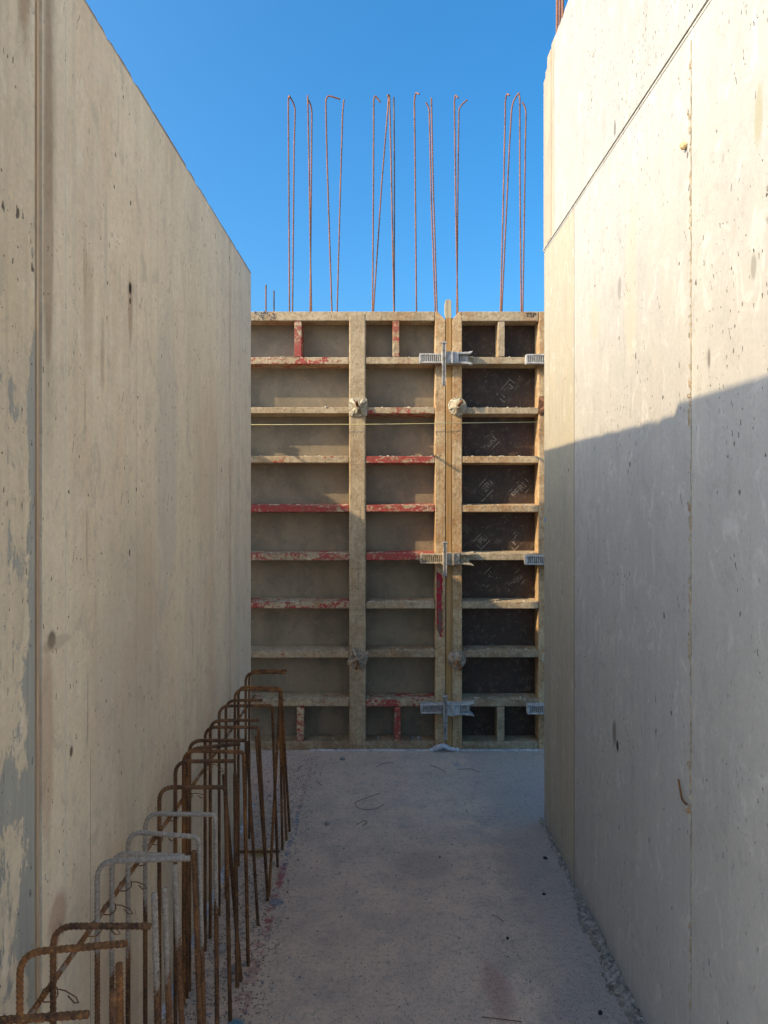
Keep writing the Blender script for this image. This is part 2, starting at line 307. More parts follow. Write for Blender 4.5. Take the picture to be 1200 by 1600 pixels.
# ------------------------------------------------------------------ object helpers
def obj(name, bm_or_me, mat, parent=None, smooth=False, bevel=0, label=None):
    if isinstance(bm_or_me, bmesh.types.BMesh):
        me = bpy.data.meshes.new(name); bmesh.ops.recalc_face_normals(bm_or_me, faces=bm_or_me.faces); bm_or_me.to_mesh(me); bm_or_me.free()
    else: me = bm_or_me; me.name = name
    o = bpy.data.objects.new(name, me); COL.objects.link(o); me.materials.append(mat)
    if smooth: me.polygons.foreach_set('use_smooth', [True] * len(me.polygons))
    if parent:
        w = Vector((0, 0, 0)); p = parent
        while p: w += p.location; p = p.parent
        me.transform(Matrix.Translation(-w)); o.parent = parent
    if bevel:
        b = o.modifiers.new('bevel', 'BEVEL'); b.width = bevel; b.segments = 2; b.limit_method = 'ANGLE'
    if label: o['label'] = label
    return o
def rebase(o, base):
    o.data.transform(Matrix.Translation(-Vector(base))); o.location = base; return o
def tag(o, label, cat, group=None):
    if len(label.split()) > 16: print('LONG', len(label.split()), label)
    o['label'] = label; o['category'] = cat
    if group: o['group'] = group
    return o
def thing(name, loc, label, cat, group=None):
    o = bpy.data.objects.new(name, None); COL.objects.link(o); o.location = loc; o.empty_display_size = .1
    return tag(o, label, cat, group)
def copy_thing(r, loc, rot, label):
    c = r.copy(); COL.objects.link(c); c.location = loc; c.rotation_euler = rot; c['label'] = label
    for ch in list(r.children):
        d = ch.copy(); COL.objects.link(d); d.parent = c
    return c
def box(bm, x0, x1, y0, y1, z0, z1):
    vs = [bm.verts.new(p) for p in [(x0,y0,z0),(x1,y0,z0),(x1,y1,z0),(x0,y1,z0),(x0,y0,z1),(x1,y0,z1),(x1,y1,z1),(x0,y1,z1)]]
    for f in [(0,3,2,1),(4,5,6,7),(0,1,5,4),(1,2,6,5),(2,3,7,6),(3,0,4,7)]: bm.faces.new([vs[i] for i in f])
    return bm
def B(*a): return box(bmesh.new(), *a)
def prism(bm, pts, y0, y1):       # polygon in xz extruded along y
    a = [bm.verts.new((x, y0, z)) for x, z in pts]; b = [bm.verts.new((x, y1, z)) for x, z in pts]
    bm.faces.new(a); bm.faces.new(b[::-1])
    for i in range(len(pts)): bm.faces.new([a[i - 1], a[i], b[i], b[i - 1]])
    return bm
def cyl(bm, p, q, r0, r1=None, n=16):
    p, q = Vector(p), Vector(q); r1 = r0 if r1 is None else r1
    R = (q - p).to_track_quat('Z', 'Y').to_matrix().to_4x4(); R.translation = (p + q) / 2
    bmesh.ops.create_cone(bm, cap_ends=True, segments=n, radius1=r0, radius2=r1, depth=(q - p).length, matrix=R); return bm
def lump(bm, c, r, sx=1, sy=1, sz=1, sub=1, rough=.3):
    M = Matrix.Translation(c) @ Matrix.Rotation(random.random() * 6, 4, 'Z') @ Matrix.Diagonal((sx, sy, sz, 1))
    g = bmesh.ops.create_icosphere(bm, subdivisions=sub, radius=r, matrix=M)
    for v in g['verts']:
        v.co += Vector([random.uniform(-1, 1) * r * rough for _ in range(3)])

def fillet(pts, r):
    rs = r
    pts = [Vector(p) for p in pts]; out = [pts[0]]
    for i in range(1, len(pts) - 1):
        a, b, c = pts[i - 1], pts[i], pts[i + 1]
        d1 = (a - b); d2 = (c - b); r = rs[min(i - 1, len(rs) - 1)] if isinstance(rs, (list, tuple)) else rs
        rr = min(r, d1.length * .45, d2.length * .45)
        p, q = b + d1.normalized() * rr, b + d2.normalized() * rr
        for k in range(9):
            t = k / 8; out.append(p * (1 - t) ** 2 + b * 2 * t * (1 - t) + q * t * t)
    out.append(pts[-1]); return out
def tube(pts, r, step=None, ribs=True, n=10, rf=.045, pitch=.0085, amp=.20):
    P_ = fillet(pts, rf) if rf else [Vector(p) for p in pts]
    A = np.array([list(p) for p in P_]); seg = np.linalg.norm(np.diff(A, axis=0), axis=1); keep = np.r_[True, seg > 1e-7]; A = A[keep]
    seg = np.linalg.norm(np.diff(A, axis=0), axis=1); s = np.r_[0, np.cumsum(seg)]; L = s[-1]
    if step is None: step = pitch / 5 if ribs else .02
    N = max(8, int(L / step)); t = np.linspace(0, L, N + 1)
    if not ribs: t = s if len(s) > 2 else np.linspace(0, L, 3)
    C = np.stack([np.interp(t, s, A[:, k]) for k in range(3)], 1)
    T = np.gradient(C, axis=0); T /= np.linalg.norm(T, axis=1)[:, None]
    ref = np.array([.31, .93, .17]); nvec = ref - T[0] * ref.dot(T[0]); nvec /= np.linalg.norm(nvec); Ns = []
    for k in range(len(C)):
        nvec = nvec - T[k] * nvec.dot(T[k]); nvec /= np.linalg.norm(nvec); Ns.append(nvec.copy())
    Ns = np.array(Ns); Bs = np.cross(T, Ns); th = np.arange(n) * 2 * np.pi / n
    rad = np.full((len(C), n), r)
    if ribs:
        ph = 2 * np.pi * t[:, None] / pitch + 3.0 * np.cos(th)[None, :]
        rad = r * (1 - .06 + amp * np.clip(np.sin(ph), 0, 1) ** 1.5)
    V = C[:, None, :] + rad[..., None] * (np.cos(th)[None, :, None] * Ns[:, None, :] + np.sin(th)[None, :, None] * Bs[:, None, :])
    V = V.reshape(-1, 3); M_ = len(C); idx = np.arange(M_ * n).reshape(M_, n)
    a = idx[:-1]; b = np.roll(idx, -1, 1)[:-1]; c = np.roll(idx, -1, 1)[1:]; d = idx[1:]
    Fq = np.stack([a, b, c, d], -1).reshape(-1, 4).tolist(); Fq += [idx[0][::-1].tolist(), idx[-1].tolist()]
    me = bpy.data.meshes.new('bar'); me.from_pydata(V.tolist(), [], Fq); me.update(); return me

# ------------------------------------------------------------------ ground and slab
def structure(o): o['kind'] = 'structure'; return o
structure(obj('ground', B(-300, 300, -300, 300, -.6, -.3), m_earth))
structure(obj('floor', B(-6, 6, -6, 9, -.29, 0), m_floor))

# ------------------------------------------------------------------ walls
def slab(x0, x1, y0, y1, z0, z1, inner, seed):      # wall block whose upper inner arris is slightly chipped
    rd = random.Random(seed); bm = bmesh.new(); n = int((y1 - y0) / .015); xi, xo = (x1, x0) if inner == 'R' else (x0, x1); sg = -1 if inner == 'R' else 1
    chips = [(rd.uniform(y0, y1), rd.uniform(.008, .03), rd.uniform(.004, .014)) for _ in range(int((y1 - y0) * 5))]; rows = []
    for i in range(n + 1):
        y = y0 + (y1 - y0) * i / n; c = .0022 + abs(rd.gauss(0, .0009)) + max([0] + [d * (1 - abs(y - cy) / w) for cy, w, d in chips if abs(y - cy) < w]); dz = .0015 * math.sin(y * 5 + seed) + rd.gauss(0, .0004)
        rows.append([bm.verts.new(p) for p in [(xi, y, z0), (xi, y, z1 - c + dz), (xi + sg * c, y, z1 + dz), (xo, y, z1), (xo, y, z0)]])
    for a, b in zip(rows, rows[1:]):
        for k in range(5): bm.faces.new([a[k], a[(k + 1) % 5], b[(k + 1) % 5], b[k]])
    bm.faces.new(rows[0]); bm.faces.new(rows[-1][::-1]); return bm
XL, XR, TH = -.681, .767, .28
lw = thing('concrete_wall', (XL - TH / 2, 1.0, 0), 'long smooth beige concrete wall on the left side of the passage, behind the hooked bars', 'wall')
obj('wall_section', B(XL - TH, XL, .40, 1.374, -.002, 2.707), m_left_near, lw, bevel=.004, label='peeling cream and grey near section')
obj('shadow_step_lip', B(XL - TH + .001, XL - .001, .401, 1.262, 2.7065, 2.733), m_left_near, lw)  # unseen block added on top, ended where its shadow step lands on the right wall
obj('wall_section', slab(XL - TH, XL, 1.400, 3.584, -.002, 2.707, 'R', 3), m_left, lw)
obj('joint_strip', B(XL - .05, XL - .001, 1.3815, 1.390, -.001, 2.70), m_joint, lw)
obj('joint_backing', B(XL - TH + .01, XL - .006, 1.372, 1.402, -.001, 2.69), m_left_near, lw)
rw = thing('concrete_wall', (XR + TH / 2, 1.0, 0), 'tall pale grey pitted concrete wall on the right side of the passage, half in sunlight', 'wall')
XE = XR + TH
obj('wall_section', B(XR - .002, XE, .5, 1.757, -.002, 2.735), m_right_near, rw, bevel=.003)
obj('wall_section', B(XR, XE, 1.7595, 2.8455, -.002, 2.735), m_right, rw, bevel=.002)
obj('wall_section', B(XR + .001, XE, 2.851, 3.375, -.002, 2.738), m_right_end, rw, bevel=.003, label='rough yellowish end section')
bm = bmesh.new(); prism(bm, [(XR + .001, 0), (XE - .001, 0), (XE - .001, 2.736), (XR + .001, 2.736)], 3.377, 3.388)
obj('corner_chamfer', bm, m_right_end, rw)
obj('joint_backing', B(XR + .0022, XE - .01, .51, 3.37, 2.73, 2.77), m_upper, rw)
obj('joint_strip', B(XR + .0005, XR + .04, .5, 3.395, 2.7405, 2.7475), m_upper, rw)
obj('joint_strip', B(XR - .003, XR + .04, .5, 3.40, 2.7505, 2.7545), m_upper, rw)
obj('upper_section', slab(XR + .0015, XE, .5, 3.190, 2.7585, 3.646, 'L', 5), m_upper, rw)
bm = bmesh.new()
for (y0, y1, zt, dx) in [(3.194, 3.24, 3.646, .0), (3.2415, 3.31, 3.628, -.003), (3.3115, 3.36, 3.59, .0), (3.3615, 3.416, 3.575, .004)]:
    box(bm, XR + dx, XE - .003, y0, y1, 2.7575, zt)
obj('board_strip', bm, m_board, rw, bevel=.002, label='board marked end strip of the upper section')
m_crust0 = simple('pale_ochre_mortar_bead', (.42, .37, .28), (.26, .22, .16), 45)
# raised, ragged mortar bead along the joint of the right wall
pts = []; z = .0
while z < 2.72:
    pts.append((XR - .0015, 1.758 + random.gauss(0, .0012), z)); z += random.uniform(.02, .05)
obj('joint_bead', tube(pts, .0015, ribs=False, rf=0, n=6), m_crust0, rw, smooth=True)
bm = bmesh.new()
cz = [random.choice([random.uniform(1.6, 2.72), random.uniform(.3, 1.6)]) for _ in range(16)]
for k in range(300):
    z = min(2.73, random.choice(cz) + random.gauss(0, .04)) if k % 4 else random.uniform(.2, 2.7)
    lump(bm, Vector((XR - .001, 1.758 + abs(random.gauss(0, .008)) - .002, z)), random.uniform(.001, .0055), .5, .7, random.uniform(1, 3.4), 1, .4)
s_ = Mat('ochre_mortar_crust', .9); s_.color(s_.mix(s_.sm(s_.noise(s_.pos, 40, 5, .6), .4, .6), (.44, .38, .28), (.33, .24, .15))); m_crust = s_.m
obj('mortar_crust', bm, m_crust, rw)['kind'] = 'stuff'
# stub of foam and the nail by the joint
bm = bmesh.new(); c0 = P(1073, 228, 1.79); lump(bm, Vector((XR - .006, 1.79, c0.z)), .010, .8, 1, 1, 2, .25)
tag(rebase(obj('foam_plug', bm, simple('yellow_foam', (.66, .5, .26), (.5, .36, .17), 60)), (XR - .006, 1.79, c0.z)), 'small yellow foam plug stuck in the sunlit right wall beside its vertical joint', 'foam plug')
zz = 1.58 - 480 * 1.79 / 1100
t = thing('rusty_nail', (XR, 1.79, zz), 'short rusty nail sticking out of the shaded right wall beside its vertical joint', 'nail')
obj('shank', tube([(XR + .01, 1.775, zz - .012), (XR - .012, 1.785, zz), (XR - .016, 1.80, zz + .05)], .0028, ribs=False, rf=.01, n=8), m_rust_o, t, smooth=True)
bm = bmesh.new(); lump(bm, Vector((XR - .003, 1.775, zz - .014)), .010, .7, 1, 1, 2, .25); obj('mortar_lump', bm, m_castrust, t)

# mortar spill along the foot of the right wall
bm = bmesh.new(); y = .9
while y < 2.75:
    w = .014 + .020 * math.sin(y * 9) ** 2 + random.uniform(-.006, .012)
    k = min(1, (2.78 - y) * 5)
    lump(bm, Vector((XR - w * .4 * k, y, .004)), .026, k * (w / .03), 1.0, random.uniform(.35, 1.1) * k, 2, .4)
    if random.random() < .5: lump(bm, Vector((XR - w * k - random.uniform(0, .02), y, .004)), random.uniform(.004, .012), 1, 1, .7, 1, .35)
    y += .011
o = obj('mortar_spill', bm, m_spill, None); tag(rebase(o, (XR, 1.8, 0)), 'lumpy grey mortar spill along the foot of the right wall', 'mortar')
bm = bmesh.new(); y = 2.78
while y < 3.42:
    lump(bm, Vector((XR - .004 + random.uniform(-.012, .004), y, .002)), random.uniform(.006, .015), 1, 1.2, .7, 1, .35); y += .014
tag(rebase(obj('mortar_crust', bm, m_spill), (XR, 3.1, 0)), 'thin crumbling mortar crust at the foot of the yellowish wall end', 'mortar')

# wall to the left of the crossing passage (casts the slanting shade on the formwork)
sw = thing('concrete_wall', (-2.168 - .14, 3.6, 0), 'concrete wall of the side passage at the far left, hidden behind the beige wall', 'wall')
obj('wall_section', B(-2.168 - .28, -2.168, 2.2, 6.0, -.002, 2.707), m_left, sw)

# ------------------------------------------------------------------ formwork
YF = 4.33; K = F / YF
def X(px): return (px - VX) / K
def Z(py): return EYE - (py - VY) / K
ZT, ZB = Z(486.5), .0
YB = YF + .125
RAILS = [(558, 568.5), (636.5, 646), (713, 723.2), (789.3, 799.6), (865, 875.5), (941, 951), (1017, 1027.5), (1093.2, 1104)]
def rail(panel, px0, px1, k, mat, dy=.003):
    a, b = RAILS[k]; wob = random.uniform(-.4, .4)
    bm = bmesh.new(); zt, zb = Z(a + wob), Z(b + wob); mz = (zb + zt) / 2
    # hat profile in y,z: slightly tapered towards the sheet
    pr = [(YF + dy, zb), (YF + dy, zt), (YF + .03, zt + .001), (YB, mz + .028), (YB, mz - .028), (YF + .03, zb - .001)]
    L = [bm.verts.new((X(px0), y, z)) for y, z in pr]; R = [bm.verts.new((X(px1), y, z)) for y, z in pr]
    bm.faces.new(L); bm.faces.new(R[::-1])
    for i in range(len(pr)): bm.faces.new([L[i - 1], L[i], R[i], R[i - 1]])
    return obj('cross_rail', bm, mat, panel, bevel=.0025)
def crumbs(panel, spans):
    bm = bmesh.new()
    for (px0, px1, k, n) in spans:
        for _ in range(n):
            r = abs(random.gauss(.0025, .0025)) + .001
            lump(bm, Vector((X(random.uniform(px0, px1)), YF + random.uniform(.005, .05), Z(RAILS[k][0]) + .0015)), min(r, .009), 1.3, 1, .7, 1, .35)
    obj('mortar_crumbs', bm, m_crumb, panel)['kind'] = 'stuff'
def vmember(name, panel, x0, x1, mat, y0=YF, z0=ZB, z1=ZT, groove=False, bev=.004):
    bm = B(X(x0), X(x1), y0, YB, z0, z1)
    return obj(name, bm, mat, panel, bevel=bev)
zb0 = Z(1159); zt0 = Z(501)

# left panel
lp = thing('formwork_panel', (X(513), YF + .05, 0), 'wide formwork panel with grey tan sheet and worn red rails, left of the timber strip', 'formwork panel', 'formwork panels closing the end of the passage')
obj('facing_sheet', B(X(333), X(694), YB, YB + .018, .01, ZT - .01), m_ply, lp)
bm = bmesh.new()
prism(bm, [(X(331), zt0), (X(679.5), zt0), (X(679.5), ZT), (X(331), ZT)], YF + .001, YB - .001)
obj('top_beam', bm, m_met0, lp, bevel=.004)
obj('bottom_beam', B(X(331), X(679.5), YF + .002, YB - .001, 0.0, zb0), m_shaft, lp, bevel=.004)
bm = prism(bmesh.new(), [(X(680), 0.015), (X(696), 0.0), (X(696.3), Z(500)), (X(684), ZT), (X(680), ZT)], YF, YB)
emb = obj('edge_post', bm, m_meto, lp, bevel=.004)
obj('edge_post', B(X(331), X(346), YF, YB, 0, ZT), m_met0, lp, bevel=.004)
obj('center_post', B(X(545.5), X(571.5), YF - .002, YB, .03, ZT - .012), m_met0, lp, bevel=.008)
L_ = [m_met2, m_met0, m_met1, m_met3, m_met2, m_met2, m_met1, m_met1]
R_ = [m_met1, m_met2, m_met3, m_met3, m_met3, m_met1, m_shaft, m_met2]
for k in range(8):
    rail(lp, 346.5, 545, k, L_[k]); rail(lp, 572, 679.5, k, R_[k])
for (a, b, z0, z1, m) in [(460, 471, Z(557), zt0, m_met3), (613.5, 624, Z(557), zt0, m_met2), (463.5, 474.5, zb0, Z(1105), m_met2), (616, 626, zb0, Z(1105), m_met3)]:
    vmember('short_strut', lp, a, b, m, YF + .005, z0, z1, bev=.003)
s_ = Mat('bright_red_paint', .6); n_ = s_.noise(s_.sc(s_.pos, (1, 1, .4)), 28, 6, .7)
s_.color(s_.mix(s_.sm(n_, .5, .6), (.38, .012, .03), (.16, .09, .06))); m_redp = s_.m
bm = bmesh.new(); zA, zBb = Z(893), Z(995)
pts = [(X(682), zA), (X(690), zA - .02)]; zz = zA - .04
while zz > zBb: pts.append((X(691.5 + random.uniform(-2.5, 1.5)), zz)); zz -= .02
pts += [(X(688), zBb), (X(682.5), zBb + .05)]
prism(bm, pts, YF - .0014, YF - .0002); obj('red_paint_patch', bm, m_redp, lp)
crumbs(lp, [(400, 543, k, 34) for k in range(8)] + [(574, 678, k, 26) for k in range(8)])
bm = bmesh.new()
for _ in range(40): lump(bm, Vector((X(random.uniform(395, 430)), YF - .001, ZT - random.uniform(0, .055))), random.uniform(.002, .007), 1, .4, 1, 1, .4)
obj('mortar_splash', bm, m_mortar, lp)['kind'] = 'stuff'
bm = bmesh.new()
for (px, k) in [(590, 1162), (640, 1160), (655, 1160), (425, 1160), (520, 1160), (645, 1160)]:
    lump(bm, Vector((X(px), YF + .05, zb0 + .006)), random.uniform(.007, .016), 1, 1, .9, 2, .12)
obj('loose_stones', bm, m_stone, lp)['kind'] = 'stuff'

# right panel
rp = thing('formwork_panel', (X(782), YF + .05, 0), 'narrow formwork panel with dark brown printed sheet, right of the timber strip', 'formwork panel', 'formwork panels closing the end of the passage')
sheet = obj('facing_sheet', B(X(709), X(855), YB, YB + .018, .01, ZT - .01), m_plyd, rp)
obj('top_beam', B(X(722.3), X(841.5), YF + .001, YB - .001, zt0 - .002, ZT), m_met0, rp, bevel=.004)
obj('bottom_beam', B(X(722.3), X(841.5), YF + .002, YB - .001, 0, zb0), m_shaft, rp, bevel=.004)
bm = prism(bmesh.new(), [(X(706.8), 0.0), (X(722), 0.0), (X(722), ZT), (X(718), ZT), (X(706.8), Z(499))], YF, YB)
obj('edge_post', bm, m_meto, rp, bevel=.004)
obj('edge_post', B(X(842), X(857.5), YF, YB, 0, ZT), m_meto, rp, bevel=.004)
Q_ = [m_met0, m_met0, m_meto, m_meto, m_met0, m_met0, m_shaft, m_shaft]
for k in range(8): rail(rp, 722.3, 841.6, k, Q_[k])
vmember('short_strut', rp, 778.5, 789, m_met0, YF + .005, Z(557), zt0 - .003, bev=.003)
vmember('short_strut', rp, 777, 788.5, m_shaft, YF + .005, zb0, Z(1105), bev=.003)
crumbs(rp, [(724, 840, k, 30) for k in range(8)])
# printed marks on the dark sheet
def text_mesh(body, size, ext=.0004, shear=0):
    cu = bpy.data.curves.new('t', 'FONT'); cu.body = body; cu.size = size; cu.extrude = ext; cu.align_x = 'CENTER'; cu.align_y = 'CENTER'; cu.offset = size * .02; cu.shear = shear
    o = bpy.data.objects.new('t', cu); COL.objects.link(o); dg = bpy.context.evaluated_depsgraph_get()
    me = bpy.data.meshes.new_from_object(o.evaluated_get(dg)); bpy.data.objects.remove(o); return me
def mark(px, py, ang, size=.058):
    me = text_mesh('PERI', size); bm = bmesh.new(); bm.from_mesh(me)
    w = size * 1.28; h = size * .62; t_ = size * .10
    box(bm, -w, w, h, h + t_, -.0004, .0004); box(bm, w, w + t_, -h * .2, h + t_, -.0004, .0004); box(bm, -w - t_, -w, -h, h * .2, -.0004, .0004); box(bm, -w - t_, w * .75, -h - t_, -h, -.0004, .0004)
    bmesh.ops.transform(bm, matrix=Matrix.Translation((X(px), YB - .0006, Z(py))) @ Matrix.Rotation(-math.radians(ang), 4, 'Y') @ Matrix.Rotation(math.radians(90), 4, 'X'), verts=bm.verts)
    obj('printed_mark', bm, m_print, sheet)
# Y rotation sign: positive angle tips the right end of the text upwards
for (px, py, a, z_) in [(764, 762, 47, .060), (769, 690, 44, .058), (817, 766, 47, .060), (816, 842, 46, .056), (798, 606, 50, .050), (762, 842, 46, .052), (766, 908, 44, .054), (812, 912, 48, .054)]:
    mark(px, py, a, z_)
me = text_mesh('T5P', .038, .0004, .1); bm = bmesh.new(); bm.from_mesh(me)
bmesh.ops.transform(bm, matrix=Matrix.Translation((X(829), YF - .0002, Z(492.5))) @ Matrix.Rotation(math.radians(90), 4, 'X'), verts=bm.verts)
obj('pen_writing', bm, m_ink, rp)

# neighbouring panels that close the passage on both sides
def side_panel(x0, x1, label, sheetm):
    p = thing('formwork_panel', ((X(x0) + X(x1)) / 2, YF + .05, 0), label, 'formwork panel', 'formwork panels closing the end of the passage')
    obj('facing_sheet', B(X(x0 + 2), X(x1 - 2), YB, YB + .018, .01, ZT - .01), sheetm, p)
    obj('top_beam', B(X(x0 + 14.5), X(x1 - 14.5), YF + .001, YB - .001, zt0, ZT), m_met0, p, bevel=.004)
    obj('bottom_beam', B(X(x0 + 14.5), X(x1 - 14.5), YF + .002, YB - .001, 0, zb0), m_shaft, p, bevel=.004)
    for a, b in ((x0, x0 + 14), (x1 - 14, x1)): obj('edge_post', B(X(a), X(b), YF, YB, 0, ZT), m_met0, p, bevel=.004)
    for k in range(8): rail(p, x0 + 14.5, x1 - 14.5, k, m_met1)
side_panel(60, 330, 'steel framed formwork panel in the side passage, hidden behind the beige left wall', m_ply)
side_panel(858.5, 1010, 'steel framed formwork panel to the right, hidden behind the pale right wall', m_plyd)

# timber strip
ts = thing('timber_strip', (X(701.5), YF + .05, 0), 'upright yellowish timber strip wedged between the two formwork panels, its pale top sticking out', 'timber')
obj('timber_post', B(X(697.2), X(706), YF + .001, YB, 0, ZT - .04), m_timber, ts, bevel=.002)
bm = prism(bmesh.new(), [(X(696.8), ZT - .04), (X(705.6), ZT - .04), (X(705.4), Z(472)), (X(704), Z(467.6)), (X(697), Z(467.6)), (X(695.6), Z(473)), (X(695.4), ZT + .0)], YF + .004, YF + .05)
obj('timber_top', bm, m_timber_top, ts, bevel=.002)

# tie plates
def tie(cx, cy, kind, mat, label, roll=0, wing=30, nutmat=None):
    r = thing('tie_plate', (X(cx), YF - .001, Z(cy)), label, 'tie plate', 'tie plates with wing nuts on the formwork')
    nutmat = nutmat or mat
    o = Vector(r.location); h = .0565; bm = bmesh.new()
    if kind == 'square':
        prism(bm, [(o.x - h, o.z - h + .008), (o.x - h + .008, o.z - h), (o.x + h - .008, o.z - h), (o.x + h, o.z - h + .008), (o.x + h, o.z + h - .008), (o.x + h - .008, o.z + h), (o.x - h + .008, o.z + h), (o.x - h, o.z + h - .008)], o.y - .009, o.y - .001)
        obj('plate', bm, mat, r, bevel=.002)
        bm = bmesh.new()
        for a in range(4):
            t0 = math.radians(45 + 90 * a); d = Vector((math.cos(t0), 0, math.sin(t0))); n_ = Vector((-d.z, 0, d.x)) * .0045; n2 = n_ * 3.2
            q = [o + d * .068 + Vector((0, -.009, 0)), o + d * .014 + Vector((0, -.009, 0)), o + d * .014 + Vector((0, -.036, 0)), o + d * .030 + Vector((0, -.034, 0))]
            L = [bm.verts.new(p + (n2 if i in (0, 1) else n_)) for i, p in enumerate(q)]; R = [bm.verts.new(p - (n2 if i in (0, 1) else n_)) for i, p in enumerate(q)]
            bm.faces.new(L); bm.faces.new(R[::-1])
            for i in range(4): bm.faces.new([L[i - 1], L[i], R[i], R[i - 1]])
        obj('rib', bm, mat, r, bevel=.0015)
        for sx in (-1, 1):
            for sz in (-1, 1):
                q = o + Vector((sx * .044, -.0092, sz * .026)); obj('nail_hole', cyl(bmesh.new(), q, q + Vector((0, -.0008, 0)), .0045, n=10), m_black, r)
    else:
        cyl(bm, o + Vector((0, -.001, 0)), o + Vector((0, -.012, 0)), .058, .056, 28); cyl(bm, o + Vector((0, -.012, 0)), o + Vector((0, -.03, 0)), .045, .026, 20)
        obj('plate', bm, mat, r, bevel=.0015)
        bm = bmesh.new()
        for a in range(6):
            t0 = math.radians(15 + 60 * a); d = Vector((math.cos(t0), 0, math.sin(t0))); n_ = Vector((-d.z, 0, d.x)) * .005
            q = [o + d * .055 + Vector((0, -.012, 0)), o + d * .02 + Vector((0, -.012, 0)), o + d * .02 + Vector((0, -.034, 0)), o + d * .048 + Vector((0, -.022, 0))]
            L = [bm.verts.new(p + n_) for p in q]; R = [bm.verts.new(p - n_) for p in q]
            bm.faces.new(L); bm.faces.new(R[::-1])
            for i in range(4): bm.faces.new([L[i - 1], L[i], R[i], R[i - 1]])
        obj('rib', bm, mat, r, bevel=.0015)
    bm = bmesh.new(); cyl(bm, o + Vector((0, -.03, 0)), o + Vector((0, -.064, 0)), .019, .016, 12)
    for sgn in (-1, 1):
        t0 = math.radians(wing); d = Vector((math.sin(t0), 0, math.cos(t0))) * sgn; n_ = Vector((-d.z, 0, d.x)) * .0055
        q = [o + d * .008 + Vector((0, -.034, 0)), o + d * .042 + Vector((0, -.044, 0)), o + d * .047 + Vector((0, -.056, 0)), o + d * .008 + Vector((0, -.058, 0))]
        L = [bm.verts.new(p + n_) for p in q]; R = [bm.verts.new(p - n_) for p in q]
        bm.faces.new(L); bm.faces.new(R[::-1])
        for i in range(4): bm.faces.new([L[i - 1], L[i], R[i], R[i - 1]])
    for _ in range(3):
        a = random.random() * 6.28; rr = random.uniform(.0, .03)
        lump(bm, o + Vector((math.cos(a) * rr, -.026 - random.random() * .01, math.sin(a) * rr)), random.uniform(.003, .009), 1, .8, 1, 1, .35)
    obj('wing_nut', bm, nutmat, r, bevel=.001)
    obj('tie_rod', tube([o + Vector((0, -.02, 0)), o + Vector((0, -.25, 0))], .0078, rf=0, pitch=.011, n=10), m_rust_o, r, smooth=True)
    r.rotation_euler = (0, roll, 0); return r
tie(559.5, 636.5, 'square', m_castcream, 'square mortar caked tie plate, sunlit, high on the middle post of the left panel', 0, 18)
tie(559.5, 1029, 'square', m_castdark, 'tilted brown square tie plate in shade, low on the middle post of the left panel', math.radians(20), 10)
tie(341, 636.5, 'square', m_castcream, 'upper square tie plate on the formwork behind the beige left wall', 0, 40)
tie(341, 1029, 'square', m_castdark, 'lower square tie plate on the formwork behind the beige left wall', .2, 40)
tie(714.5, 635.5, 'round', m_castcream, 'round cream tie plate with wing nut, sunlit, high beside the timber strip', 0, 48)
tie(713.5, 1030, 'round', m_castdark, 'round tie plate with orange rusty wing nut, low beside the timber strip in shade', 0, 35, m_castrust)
tie(855, 634, 'square', m_rustplate, 'rusty square tie plate high beside the right wall edge, mostly hidden by it', .06, 20)
tie(860, 1030, 'round', m_castcream, 'cream tie plate low beside the right wall edge, mostly hidden by it', 0, 20)

